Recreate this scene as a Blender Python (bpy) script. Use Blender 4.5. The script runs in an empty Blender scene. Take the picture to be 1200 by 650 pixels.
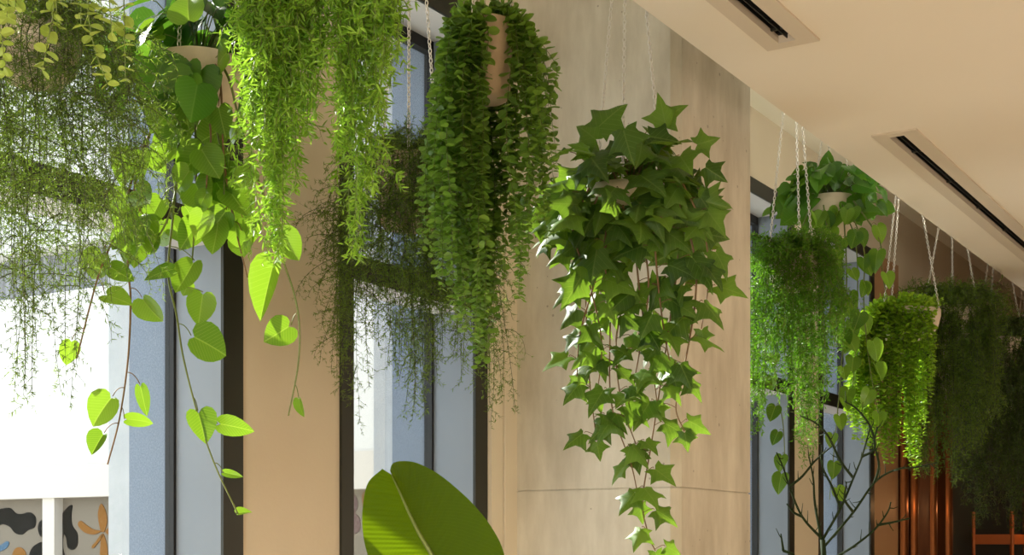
import bpy, math
import numpy as np
from mathutils import Vector

S = bpy.context.scene
COL = S.collection
rng = np.random.default_rng(7)
PI = math.pi
HC = 1.25                       # camera height above the floor
FPX = 1640.0                    # focal length in pixels of a 1200 px wide frame
TH = math.atan(1010 / FPX)      # angle between the view and the window wall
FW = np.array([math.cos(TH), math.sin(TH), 0.0])
RT = np.array([math.sin(TH), -math.cos(TH), 0.0])
UP = np.array([0, 0, 1.0])
YW = 3.2                        # inner face of the window wall (x runs along it)


def pt(x, y, t):
    """point seen at pixel x, y at depth t (for laying out real positions)"""
    p = (FW + RT * ((x - 600) / FPX)) * t
    p = p.copy()
    p[2] = HC + (645 - y) / FPX * t
    return p


def p_at_x(x, y, X):
    d = FW + RT * ((x - 600) / FPX)
    return pt(x, y, X / d[0])


# ------------------------------------------------------------------ mesh tools
def nrm(a):
    a = np.asarray(a, float)
    return a / np.maximum(np.linalg.norm(a, axis=-1, keepdims=True), 1e-9)


class MB:
    def __init__(self):
        self.v, self.fl, self.ft, self.uv, self.r, self.m = [], [], [], [], [], []
        self.n = 0

    def add(self, V, F, uv=None, rnd=0.5, mat=0):
        V = np.asarray(V, float).reshape(-1, 3)
        k = len(V)
        if isinstance(F, np.ndarray):
            F = [F]
        else:
            g = {}
            for f in F:
                g.setdefault(len(f), []).append(f)
            F = [np.array(q) for q in g.values()]
        for q in F:
            if len(q) == 0:
                continue
            self.fl.append((q + self.n).ravel())
            self.ft.append(np.full(len(q), q.shape[1]))
            self.m.append(np.full(len(q), mat))
        self.v.append(V)
        self.uv.append(np.zeros((k, 2)) if uv is None else np.asarray(uv, float))
        self.r.append(np.full(k, rnd) if np.isscalar(rnd) else np.asarray(rnd, float))
        self.n += k

    def inst(self, T, O, A, N, sc, wd=1.0, rnd=None, mat=0):
        V, F = T
        O = np.asarray(O, float).reshape(-1, 3)
        m, k = len(O), len(V)
        if m == 0:
            return
        y = nrm(np.broadcast_to(A, (m, 3)))
        x = nrm(np.cross(y, np.broadcast_to(N, (m, 3))))
        z = np.cross(x, y)
        sc = np.broadcast_to(sc, (m,))[:, None, None]
        wd = np.broadcast_to(wd, (m,))[:, None, None]
        W = O[:, None, :] + sc * (wd * V[None, :, 0:1] * x[:, None, :] + V[None, :, 1:2] * y[:, None, :] + V[None, :, 2:3] * z[:, None, :])
        r = rng.random(m) if rnd is None else np.broadcast_to(rnd, (m,))
        base = (np.arange(m) * k)[:, None, None]
        Fs = [(f[None] + base).reshape(-1, f.shape[1]) for f in F]
        uv = np.tile(V[:, :2], (m, 1))
        first = True
        for q in Fs:
            self.fl.append((q + self.n).ravel())
            self.ft.append(np.full(len(q), q.shape[1]))
            self.m.append(np.full(len(q), mat))
        self.v.append(W.reshape(-1, 3)); self.uv.append(uv); self.r.append(np.repeat(r, k)); self.n += m * k

    def box(self, lo, hi, mat=0):
        (a, b, c), (d, e, f) = lo, hi
        V = [(a, b, c), (d, b, c), (d, e, c), (a, e, c), (a, b, f), (d, b, f), (d, e, f), (a, e, f)]
        F = [(0, 3, 2, 1), (4, 5, 6, 7), (0, 1, 5, 4), (1, 2, 6, 5), (2, 3, 7, 6), (3, 0, 4, 7)]
        self.add(V, F, mat=mat)

    def tube(self, P, rad, sides=6, mat=0, rnd=0.5):
        P = np.asarray(P, float)
        n = len(P)
        rad = np.broadcast_to(rad, (n,))
        T = nrm(np.gradient(P, axis=0))
        ref = np.linalg.svd(P - P.mean(0))[2][-1]
        a = nrm(np.cross(T, ref)); b = np.cross(T, a)
        an = np.arange(sides) / sides * 2 * PI
        V = P[:, None] + rad[:, None, None] * (np.cos(an)[None, :, None] * a[:, None] + np.sin(an)[None, :, None] * b[:, None])
        F = []
        for i in range(n - 1):
            for j in range(sides):
                F.append((i * sides + j, i * sides + (j + 1) % sides, (i + 1) * sides + (j + 1) % sides, (i + 1) * sides + j))
        F.append(tuple(range(sides))[::-1]); F.append(tuple((n - 1) * sides + j for j in range(sides)))
        uv = np.stack([np.tile(an, n), np.repeat(np.arange(n) / n, sides)], 1)
        self.add(V.reshape(-1, 3), F, uv, rnd, mat)

    def lathe(self, prof, c, seg=40, mat=0):
        prof = np.asarray(prof, float)
        an = np.arange(seg) / seg * 2 * PI
        V = np.stack([c[0] + prof[:, 0:1] * np.cos(an), c[1] + prof[:, 0:1] * np.sin(an), np.broadcast_to(c[2] + prof[:, 1:2], (len(prof), seg))], 2).reshape(-1, 3)
        F = [(i * seg + j, i * seg + (j + 1) % seg, (i + 1) * seg + (j + 1) % seg, (i + 1) * seg + j) for i in range(len(prof) - 1) for j in range(seg)]
        self.add(V, F, mat=mat)

    def build(self, name, mats, parent=None, smooth=False, origin=None):
        if not isinstance(mats, (list, tuple)):
            mats = [mats]
        V = np.concatenate(self.v)
        if parent is not None:
            par = parent
            off = np.zeros(3)
            while par is not None:
                off += np.array(par.location); par = par.parent
            V = V - off
        elif origin is not None:
            V = V - np.asarray(origin)
        fl = np.concatenate(self.fl).astype(np.int32); ft = np.concatenate(self.ft).astype(np.int32)
        me = bpy.data.meshes.new(name)
        me.vertices.add(len(V)); me.vertices.foreach_set('co', V.ravel().astype(np.float32))
        me.loops.add(len(fl)); me.loops.foreach_set('vertex_index', fl)
        me.polygons.add(len(ft)); me.polygons.foreach_set('loop_start', np.concatenate([[0], np.cumsum(ft)[:-1]]).astype(np.int32))
        me.polygons.foreach_set('material_index', np.concatenate(self.m).astype(np.int32))
        me.polygons.foreach_set('use_smooth', np.full(len(ft), smooth))
        me.update(calc_edges=True)
        uv = me.uv_layers.new(name='UVMap')
        uv.data.foreach_set('uv', np.concatenate(self.uv)[fl].ravel().astype(np.float32))
        at = me.attributes.new('rnd', 'FLOAT', 'POINT')
        at.data.foreach_set('value', np.concatenate(self.r).astype(np.float32))
        for m in mats:
            me.materials.append(m)
        o = bpy.data.objects.new(name, me); COL.objects.link(o)
        if parent is not None:
            o.parent = parent
        elif origin is not None:
            o.location = origin
        return o


def empty(name, loc, label=None, cat=None, group=None, kind=None):
    o = bpy.data.objects.new(name, None); COL.objects.link(o)
    o.location = [float(q) for q in loc]; o.empty_display_size = .1
    return tag(o, label, cat, group, kind)


def tag(o, label=None, cat=None, group=None, kind=None):
    for k, v in (('label', label), ('category', cat), ('group', group), ('kind', kind)):
        if v:
            o[k] = v
    return o


# ------------------------------------------------------------------ materials
def mat(name, col, rough=.6, metal=0, spec=.5, bump=None, var=None, coat=0):
    m = bpy.data.materials.new(name); m.use_nodes = True
    nt = m.node_tree; N = nt.nodes; L = nt.links; b = N['Principled BSDF']
    b.inputs['Base Color'].default_value = (*col, 1); b.inputs['Roughness'].default_value = rough
    b.inputs['Metallic'].default_value = metal; b.inputs['Specular IOR Level'].default_value = spec
    tc = N.new('ShaderNodeTexCoord')
    if var:
        col2, scale, lo, hi = var
        nz = N.new('ShaderNodeTexNoise'); nz.inputs['Scale'].default_value = scale; nz.inputs['Detail'].default_value = 6
        L.new(tc.outputs['Object'], nz.inputs['Vector'])
        r = N.new('ShaderNodeValToRGB'); r.color_ramp.elements[0].position = lo; r.color_ramp.elements[1].position = hi
        r.color_ramp.elements[0].color = (*col, 1); r.color_ramp.elements[1].color = (*col2, 1)
        L.new(nz.outputs['Fac'], r.inputs['Fac']); L.new(r.outputs['Color'], b.inputs['Base Color'])
    if bump:
        sc, st = bump
        nz = N.new('ShaderNodeTexNoise'); nz.inputs['Scale'].default_value = sc; nz.inputs['Detail'].default_value = 4
        L.new(tc.outputs['Object'], nz.inputs['Vector'])
        bp = N.new('ShaderNodeBump'); bp.inputs['Strength'].default_value = st; bp.inputs['Distance'].default_value = .01
        L.new(nz.outputs['Fac'], bp.inputs['Height']); L.new(bp.outputs['Normal'], b.inputs['Normal'])
    return m


def concrete_mat(name, c1, c2, pit):
    m = bpy.data.materials.new(name); m.use_nodes = True
    nt = m.node_tree; N = nt.nodes; L = nt.links; b = N['Principled BSDF']; b.inputs['Roughness'].default_value = .75
    tc = N.new('ShaderNodeTexCoord')
    mp = N.new('ShaderNodeMapping'); mp.inputs['Scale'].default_value = (1, 1, .28); L.new(tc.outputs['Object'], mp.inputs['Vector'])
    n1 = N.new('ShaderNodeTexNoise'); n1.inputs['Scale'].default_value = 5; n1.inputs['Detail'].default_value = 9; n1.inputs['Roughness'].default_value = .62
    L.new(mp.outputs['Vector'], n1.inputs['Vector'])
    r = N.new('ShaderNodeValToRGB'); e = r.color_ramp.elements; e[0].position = .32; e[1].position = .7; e[0].color = (*c1, 1); e[1].color = (*c2, 1)
    L.new(n1.outputs['Fac'], r.inputs['Fac'])
    vo = N.new('ShaderNodeTexVoronoi'); vo.inputs['Scale'].default_value = 16; vo.inputs['Randomness'].default_value = 1
    L.new(tc.outputs['Object'], vo.inputs['Vector'])
    n2 = N.new('ShaderNodeTexNoise'); n2.inputs['Scale'].default_value = 7; L.new(tc.outputs['Object'], n2.inputs['Vector'])
    ad = N.new('ShaderNodeMath'); ad.operation = 'MULTIPLY_ADD'; ad.inputs[1].default_value = .3; ad.inputs[2].default_value = -.1
    L.new(n2.outputs['Fac'], ad.inputs[0])
    lt = N.new('ShaderNodeMath'); lt.operation = 'LESS_THAN'; L.new(vo.outputs['Distance'], lt.inputs[0]); L.new(ad.outputs[0], lt.inputs[1])
    mx = N.new('ShaderNodeMixRGB'); mx.inputs['Color2'].default_value = (*pit, 1); L.new(r.outputs['Color'], mx.inputs['Color1'])
    ml = N.new('ShaderNodeMath'); ml.operation = 'MULTIPLY'; ml.inputs[1].default_value = .55; L.new(lt.outputs[0], ml.inputs[0]); L.new(ml.outputs[0], mx.inputs['Fac'])
    L.new(mx.outputs['Color'], b.inputs['Base Color'])
    bp = N.new('ShaderNodeBump'); bp.inputs['Strength'].default_value = .4; bp.inputs['Distance'].default_value = .006
    L.new(n1.outputs['Fac'], bp.inputs['Height']); L.new(bp.outputs['Normal'], b.inputs['Normal'])
    return m


def leaf_mat(name, c1, c2, tr, k=.45, rough=.4, veins=0., vein_col=None, freq=0, spec=.32):
    """leaf: colour varies leaf by leaf; light passes through it; veins from the leaf's own UV"""
    m = bpy.data.materials.new(name); m.use_nodes = True
    nt = m.node_tree; N = nt.nodes; L = nt.links; b = N['Principled BSDF']; out = N['Material Output']
    b.inputs['Roughness'].default_value = rough; b.inputs['Specular IOR Level'].default_value = spec
    at = N.new('ShaderNodeAttribute'); at.attribute_name = 'rnd'
    r = N.new('ShaderNodeMixRGB'); r.inputs['Color1'].default_value = (*c1, 1); r.inputs['Color2'].default_value = (*c2, 1)
    L.new(at.outputs['Fac'], r.inputs['Fac'])
    col = r.outputs['Color']
    if veins:
        uv = N.new('ShaderNodeUVMap'); sp = N.new('ShaderNodeSeparateXYZ'); L.new(uv.outputs['UV'], sp.inputs[0])
        au = N.new('ShaderNodeMath'); au.operation = 'ABSOLUTE'; L.new(sp.outputs['X'], au.inputs[0])
        mid = N.new('ShaderNodeMath'); mid.operation = 'LESS_THAN'; mid.inputs[1].default_value = .016; L.new(au.outputs[0], mid.inputs[0])
        fac = mid.outputs[0]
        if freq:
            q = N.new('ShaderNodeMath'); q.operation = 'MULTIPLY_ADD'; q.inputs[1].default_value = -.75; L.new(au.outputs[0], q.inputs[0]); L.new(sp.outputs['Y'], q.inputs[2])
            q2 = N.new('ShaderNodeMath'); q2.operation = 'MULTIPLY'; q2.inputs[1].default_value = freq; L.new(q.outputs[0], q2.inputs[0])
            q3 = N.new('ShaderNodeMath'); q3.operation = 'PINGPONG'; q3.inputs[1].default_value = .5; L.new(q2.outputs[0], q3.inputs[0])
            q4 = N.new('ShaderNodeMath'); q4.operation = 'LESS_THAN'; q4.inputs[1].default_value = .035; L.new(q3.outputs[0], q4.inputs[0])
            q5 = N.new('ShaderNodeMath'); q5.operation = 'MAXIMUM'; L.new(q4.outputs[0], q5.inputs[0]); L.new(mid.outputs[0], q5.inputs[1])
            fac = q5.outputs[0]
        f2 = N.new('ShaderNodeMath'); f2.operation = 'MULTIPLY'; f2.inputs[1].default_value = veins; L.new(fac, f2.inputs[0])
        vx = N.new('ShaderNodeMixRGB'); vx.inputs['Color2'].default_value = (*(vein_col or c2), 1); L.new(f2.outputs[0], vx.inputs['Fac']); L.new(col, vx.inputs['Color1'])
        col = vx.outputs['Color']
    L.new(col, b.inputs['Base Color'])
    t = N.new('ShaderNodeBsdfTranslucent')
    tm = N.new('ShaderNodeMixRGB'); tm.blend_type = 'MIX'; tm.inputs['Fac'].default_value = .6; tm.inputs['Color2'].default_value = (*tr, 1)
    L.new(col, tm.inputs['Color1']); L.new(tm.outputs['Color'], t.inputs['Color'])
    mx = N.new('ShaderNodeMixShader'); mx.inputs['Fac'].default_value = k
    L.new(b.outputs[0], mx.inputs[1]); L.new(t.outputs[0], mx.inputs[2]); L.new(mx.outputs[0], out.inputs['Surface'])
    return m


def glass_mat():
    m = bpy.data.materials.new('clear_glass'); m.use_nodes = True
    nt = m.node_tree; N = nt.nodes; L = nt.links; N.remove(N['Principled BSDF']); out = N['Material Output']
    tr = N.new('ShaderNodeBsdfTransparent'); tr.inputs['Color'].default_value = (.95, .97, .96, 1)
    gl = N.new('ShaderNodeBsdfGlossy'); gl.inputs['Roughness'].default_value = .02
    fr = N.new('ShaderNodeFresnel'); fr.inputs['IOR'].default_value = 1.4
    ml = N.new('ShaderNodeMath'); ml.operation = 'MULTIPLY'; ml.inputs[1].default_value = .3; L.new(fr.outputs[0], ml.inputs[0])
    mx = N.new('ShaderNodeMixShader'); L.new(ml.outputs[0], mx.inputs['Fac']); L.new(tr.outputs[0], mx.inputs[1]); L.new(gl.outputs[0], mx.inputs[2])
    L.new(mx.outputs[0], out.inputs['Surface'])
    return m


M = {}
M['plaster'] = mat('beige_plaster', (.62, .535, .415), .8, var=((.67, .585, .46), 2.0, .3, .7), bump=(60, .06))
M['cream'] = mat('cream_paint', (.78, .70, .56), .7)
M['ceiling'] = mat('ceiling_paint', (.76, .70, .59), .55, var=((.78, .72, .61), 1.2, .3, .7))
M['upper'] = mat('upper_ceiling_paint', (.88, .86, .76), .7)
M['floor'] = mat('warm_wood_floor', (.46, .36, .26), .45, var=((.55, .44, .33), 3, .3, .7))
M['concrete'] = concrete_mat('board_cast_concrete', (.50, .46, .375), (.78, .745, .65), (.22, .19, .15))
M['dark'] = mat('bronze_metal', (.026, .027, .020), .42, .3)
M['vent'] = mat('vent_grey_beige', (.60, .53, .43), .5)
M['black'] = mat('black_slot', (.006, .006, .006), .6)
M['slate'] = mat('slate_blue_panel', (.19, .225, .27), .5, var=((.21, .245, .29), 1.5, .3, .7))
M['stone'] = mat('wet_blue_stone', (.15, .185, .25), .7, var=((.185, .225, .295), 160, .42, .62), bump=(80, .3))
M['pale_stone'] = mat('pale_stone', (.38, .40, .43), .7, var=((.43, .45, .48), 9, .3, .7), bump=(40, .2))
M['reveal'] = mat('grey_reveal_paint', (.50, .50, .50), .6)
M['render_white'] = mat('white_render', (.56, .545, .52), .8)
M['beam'] = mat('cream_render', (.52, .475, .42), .8)
M['corr'] = mat('grey_corrugated_metal', (.22, .225, .24), .5)
M['paving'] = mat('pale_paving', (.62, .60, .56), .8)
M['terrazzo'] = mat('terrazzo_panel', (.17, .145, .115), .7, spec=.04, var=((.19, .165, .13), 60, .45, .6))
M['motif_dark'] = mat('charcoal_inlay', (.009, .009, .008), .7, spec=.04, var=((.07, .07, .065), 45, .58, .66))
M['motif_orange'] = mat('ochre_inlay', (.19, .085, .022), .7, spec=.04, var=((.25, .14, .06), 45, .55, .65))
M['motif_blue'] = mat('blue_inlay', (.06, .11, .17), .7, spec=.04, var=((.2, .25, .3), 45, .58, .66))
M['motif_plum'] = mat('plum_inlay', (.10, .055, .06), .7, spec=.04, var=((.2, .14, .14), 45, .55, .66))
M['glass'] = glass_mat()
M['chain'] = mat('galvanised_chain', (.78, .76, .72), .28, 1)
M['pot'] = mat('clay_pot', (.60, .51, .40), .8, var=((.68, .59, .47), 12, .3, .7), bump=(90, .15))
M['pot_pink'] = mat('terracotta_wash_pot', (.40, .30, .20), .8, var=((.48, .37, .26), 14, .3, .7), bump=(90, .15))
M['soil'] = mat('dark_soil', (.03, .02, .013), .95, bump=(120, .8))
M['stem_brown'] = mat('brown_stem', (.17, .10, .04), .6)
M['stem_green'] = mat('green_stem', (.12, .16, .03), .5)
M['stem_fern'] = mat('fern_stem', (.045, .055, .018), .6)
M['stem_dark'] = mat('dark_stem', (.035, .030, .015), .7)
M['copper'] = mat('copper_cladding', (.22, .075, .022), .4, .8)
M['wood_red'] = mat('reddish_wood_panel', (.12, .04, .015), .7, var=((.17, .06, .02), 6, .3, .7))
M['pier_brown'] = mat('tan_panel', (.42, .24, .12), .6)
M['greygreen'] = mat('dark_green_panel', (.05, .065, .055), .5)
M['orange_metal'] = mat('orange_painted_metal', (.50, .13, .03), .4)
M['lamp'] = mat('lamp_brass', (.5, .32, .12), .3, 1)

LIME = (.42, .72, .03)
M['fern'] = leaf_mat('asparagus_fern_needle', (.030, .060, .012), (.085, .16, .025), (.42, .62, .05), .45, .5)
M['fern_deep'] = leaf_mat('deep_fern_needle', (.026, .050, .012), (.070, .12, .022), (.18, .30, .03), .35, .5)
M['willow'] = leaf_mat('narrow_bright_leaf', (.085, .21, .018), (.25, .42, .05), (.44, .74, .04), .46, .36)
M['plume'] = leaf_mat('fine_green_leaf', (.045, .13, .012), (.13, .26, .025), (.25, .62, .02), .45, .4)
M['button'] = leaf_mat('round_green_leaf', (.050, .125, .018), (.19, .33, .055), (.36, .62, .05), .40, .33, .35, (.22, .36, .10))
M['button_pale'] = leaf_mat('pale_round_leaf', (.20, .28, .045), (.34, .42, .09), (.45, .60, .06), .40, .4, .35, (.42, .5, .15))
M['button_lime'] = leaf_mat('lime_round_leaf', (.12, .27, .02), (.30, .48, .04), (.5, .8, .03), .5, .4)
M['pothos'] = leaf_mat('pothos_leaf', (.022, .11, .012), (.17, .34, .03), (.38, .60, .02), .36, .3, .6, (.32, .46, .10), 11)
M['pothos_deep'] = leaf_mat('deep_pothos_leaf', (.018, .085, .016), (.055, .17, .025), (.20, .45, .02), .35, .25, .4, (.12, .28, .06), 11)
M['pothos_mid'] = leaf_mat('mid_pothos_leaf', (.03, .12, .016), (.10, .25, .03), (.25, .5, .02), .38, .25, .4, (.16, .32, .06), 11)
M['ivy'] = leaf_mat('ivy_leaf', (.014, .055, .010), (.115, .23, .028), (.34, .56, .03), .38, .45, .5, (.20, .30, .07), 6)
M['banana'] = leaf_mat('banana_leaf', (.012, .034, .003), (.016, .042, .004), (.42, .64, .0), .32, .6, .45, (.07, .11, .015), 46, .06)
M['twig'] = mat('green_twig', (.018, .034, .010), .75, spec=.2)

# ------------------------------------------------------------------ setting
ZS, ZU = HC + 1.83, HC + 2.68           # dropped ceiling, upper ceiling
XA, XB, YB = -3.0, 16.0, -5.0           # room ends
HEAD = HC + 2.16                        # window head
TR0, TR1 = HC + 1.0, HC + 1.09          # transom
wins = [(-1.4, -0.2), (.30, 1.45), (1.95, 3.48), (4.0, 4.98), (6.08, 7.25), (7.62, 8.66), (9.15, 10.36)]


def struct(name, mb, m, smooth=False):
    return tag(mb.build(name, m, smooth=smooth), kind='structure')


b = MB(); b.box((XA - .2, YB - .2, -.2), (XB + .2, YW + .51, 0)); struct('floor', b, M['floor'])
# dropped ceiling with slots cut for the two diffusers
SY0, SY1 = 1.687, 1.885
SLOTS = [(1.2, 4.84), (6.08, 9.9)]
b = MB()
b.box((XA, YB, ZS), (XB, SY0, ZS + .09)); b.box((XA, SY1, ZS), (XB, 2.1, ZS + .09))
xs = [XA, SLOTS[0][0], SLOTS[0][1], SLOTS[1][0], SLOTS[1][1], XB]
for i in (0, 2, 4):
    b.box((xs[i], SY0, ZS), (xs[i + 1], SY1, ZS + .09))
b.box((XA, 2.04, ZS + .09), (XB, 2.1, ZU))
struct('ceiling', b, M['ceiling'])
b = MB(); b.box((XA - .2, YB - .2, ZU), (XB + .2, YW + .51, ZU + .2)); tag(b.build('ceiling_upper', M['upper']), kind='structure')
b = MB(); b.box((XA - .2, YB - .2, 0), (XB + .2, YB, ZU)); struct('wall_right', b, M['plaster'])
b = MB(); b.box((XA - .2, YB, 0), (XA, YW + .51, ZU)); struct('wall_back', b, M['plaster'])
b = MB(); b.box((XB, YB, 0), (XB + .2, YW + .51, ZU)); struct('wall_end', b, M['wood_red'])
# window wall: inner leaf with plaster, outer leaf of stone
b = MB()
xs = [XA] + [q for w in wins for q in w] + [11.02]
b.box((XA, YW, HEAD + .09), (XB, YW + .24, ZU)); b.box((XA, YW + .24, HEAD + .02), (XB, YW + .51, ZU))
for i in range(0, len(xs), 2):
    if xs[i] == 10.36:
        continue
    b.box((xs[i], YW, 0), (xs[i + 1], YW + .24, HEAD + .09))
b.box((11.02, YW, HC + 1.3), (XB, YW + .24, HEAD + .09))
b.box((5.99, YW - .012, 0), (6.0, YW, HEAD))
struct('wall_left', b, M['plaster'])
b = MB()
for i in range(0, len(xs), 2):
    x0, x1 = xs[i] - (.105 if i else 0), xs[i + 1] + .06
    b.box((x0, YW + .241, 0), (x1, YW + .41, HEAD + .02), 0)
    b.box((x0 + (.0 if i == 0 else .0), YW + .41, 0), (x1, YW + .51, HEAD + .02), 1)
struct('wall_left_stone', b, [M['stone'], M['pale_stone']])
# the pale boarded strip between the second window and the column
b = MB()
b.box((4.985, YW - .03, 0), (5.075, YW, ZU)); b.box((5.083, YW - .036, 0), (5.185, YW, ZU))
struct('trim_1', b, M['cream'])
# tan pier beyond the last window and the darker end of the wall
b = MB(); b.box((10.36, YW, 0), (11.02, YW + .24, HEAD + .09)); struct('trim_2', b, M['pier_brown'])
b = MB()
b.box((11.02, YW + .08, 0), (12.36, YW + .24, HC + 1.3), 0); b.box((12.36, YW + .08, 0), (XB, YW + .24, HC + 1.3), 1)
struct('wall_left_panels', b, [M['dark'], M['greygreen']])

for wi, (x0, x1) in enumerate(wins, 1):
    e = empty(f'window_{wi}', (x0, YW, 0), kind='structure')
    j0, j1 = x0 + .07, x1 - .094
    b = MB()      # bronze casing on the wall face
    yf = YW - .012
    b.box((x0, yf, 0), (j0, YW, HEAD)); b.box((j1, yf, 0), (x1, YW, HEAD)); b.box((x0, yf, HEAD), (x1, YW, HEAD + .09))
    b.box((j0, yf + .004, TR0), (j1, YW, TR1))
    b.build('window_casing', M['dark'], e)
    b = MB()      # slate blue jamb linings
    b.box((x0 + .0, YW, 0), (j0, YW + .2, HEAD)); b.box((j1, YW, 0), (x1, YW + .2, HEAD))
    b.build('jamb_lining', M['slate'], e)
    b = MB()
    b.box((x0, YW, HEAD), (x1, YW + .24, HEAD + .09)); b.box((j0, YW, TR0 + .004), (j1, YW + .2, TR1 - .004))
    b.build('reveal_lining', M['reveal'], e)
    b = MB()      # black sash frame
    for (a, c) in ((j0 - .02, j0 + .045), (j1 - .012, j1 + .02)):
        b.box((a, YW + .2, 0), (c, YW + .24, HEAD))
    b.box((j0, YW + .2, HEAD - .05), (j1, YW + .24, HEAD)); b.box((j0, YW + .2, TR0 + .02), (j1, YW + .24, TR0 + .07)); b.box((j0, YW + .2, .02), (j1, YW + .24, .08))
    b.build('sash_frame', M['black'], e)
    for za, zb in ((.08, TR0 + .02), (TR0 + .07, HEAD - .05)):
        b = MB(); b.box((j0 + .045, YW + .217, za), (j1 - .012, YW + .223, zb)); b.build('glass_pane', M['glass'], e)

# concrete column, cast in two lifts with a fine joint, chamfered corners
b = MB()
cx0, cx1, cy0, cy1, ch = 5.18, 5.985, 2.40, YW, .035
jz = HC + .258


def octa(b, z0, z1, ins=0):
    a, c, d, f = cx0 + ins, cx1 - ins, cy0 + ins, cy1
    ring = [(a, f), (a, d + ch), (a + ch, d), (c - ch, d), (c, d + ch), (c, f)]
    V = [(x, y, z0) for x, y in ring] + [(x, y, z1) for x, y in ring]
    n = 6
    F = [(i, (i + 1) % n, n + (i + 1) % n, n + i) for i in range(n)] + [tuple(range(n))[::-1], tuple(range(n, 2 * n))]
    b.add(V, F)


octa(b, 0, jz - .003); octa(b, jz - .003, jz + .003, .006); octa(b, jz + .003, ZU)
struct('column', b, M['concrete'])

# linear air diffusers in the dropped ceiling
for i, (x0, x1) in enumerate(SLOTS):
    e = empty('ceiling_vent', ((x0 + x1) / 2, (SY0 + SY1) / 2, ZS),
              ('black slot vent in the ceiling ending above the concrete column', 'black slot vent in the ceiling above the far hanging plants')[i], 'air vent', 'slot diffusers in the dropped ceiling')
    b0, b1 = 1.757, 1.822
    xa, xb = x0 + .055, x1 - .055
    b = MB()
    for lo, hi in (((x0, SY0), (x1, b0)), ((x0, b1), (x1, SY1)), ((x0, b0), (xa, b1)), ((xb, b0), (x1, b1))):
        b.box((lo[0], lo[1], ZS - .008), (hi[0], hi[1], ZS + .02))
    b.build('face_plate', M['vent'], e)
    b = MB()
    b.box((xa, b0 - .004, ZS + .02), (xb, b0, ZS + .12)); b.box((xa, b1, ZS + .02), (xb, b1 + .004, ZS + .12)); b.box((xa, b0, ZS + .12), (xb, b1, ZS + .124))
    b.box((xa - .004, b0, ZS + .02), (xa, b1, ZS + .12)); b.box((xb, b0, ZS + .02), (xb + .004, b1, ZS + .12))
    b.build('slot', M['black'], e)
    b = MB(); b.box((xa, (b0 + b1) / 2 - .002, ZS + .005), (xb, (b0 + b1) / 2 + .002, ZS + .05)); b.build('blade', M['black'], e)
    x = xa + .35
    while x < xb:
        b = MB(); b.box((x, b0, ZS + .012), (x + .012, b1, ZS + .02)); x += .62
        b.build('bridge_clip', M['dark'], e)

# ------------------------------------------------------------------ outside
b = MB(); b.box((-14, YW + .52, -.3), (40, 45, -.02)); struct('ground', b, M['paving'])
WX = 12.0
zmt = HC + .665; zbt = HC + 1.07
b = MB(); b.box((WX, YW + .52, zbt), (WX + 6, 24, HC + 3.25), 0); b.box((WX, YW + .52, HC + 3.75), (WX + 6, 24, HC + 7.0), 0)
b.box((WX - .25, YW + .52, HC + 3.75), (WX, 24, HC + 3.95), 0)
struct('wall_courtyard', b, M['render_white'])
b = MB()
n = 400
ys = np.linspace(YW + .52, 24, n); xsn = WX + .05 + .03 * np.sign(np.sin(ys * 2 * PI / .18))
V = np.concatenate([np.stack([xsn, ys, np.full(n, HC + 3.25)], 1), np.stack([xsn, ys, np.full(n, HC + 3.75)], 1)])
b.add(V, np.array([(i, i + 1, n + i + 1, n + i) for i in range(n - 1)])); struct('trim_cladding', b, M['corr'])
e = empty('mural_wall', (WX, 12, 0), 'terrazzo garden wall with dark and ochre leaf shapes under a cream beam outside the windows', 'wall')
b = MB(); b.box((WX + .12, YW + .52, -.02), (WX + .3, 24, zmt)); b.build('mural_panel', M['terrazzo'], e)
b = MB(); b.box((WX - .05, YW + .52, zmt), (WX + .35, 24, zbt)); b.build('beam', M['beam'], e)
for k in range(-3, 3):
    y0 = p_at_x(65, 600, WX)[1] + k * 2.25
    b = MB(); b.box((WX - .02, y0, -.02), (WX + .119, y0 + .22, zmt)); b.build('post', M['beam'], e)


def smooth_poly(P, n=8):
    P = np.asarray(P, float); m = len(P); o = []
    for i in range(m):
        p0, p1, p2, p3 = P[i - 1], P[i], P[(i + 1) % m], P[(i + 2) % m]
        for t in np.arange(n) / n:
            o.append(.5 * ((2 * p1) + (-p0 + p2) * t + (2 * p0 - 5 * p1 + 4 * p2 - p3) * t * t + (-p0 + 3 * p1 - 3 * p2 + p3) * t ** 3))
    return np.array(o)


def motif(P, m):
    q = smooth_poly(P)
    W = np.array([p_at_x(x, y, WX + .12) for x, y in q])
    a = W.copy(); a[:, 0] = WX + .110; c = W.copy(); c[:, 0] = WX + .125
    n = len(W); b = MB()
    b.add(np.concatenate([a, c]), [tuple(range(n)), tuple(range(n, 2 * n))[::-1]] + [(i, (i + 1) % n, n + (i + 1) % n, n + i) for i in range(n)])
    b.build('motif', M[m], e)


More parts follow.
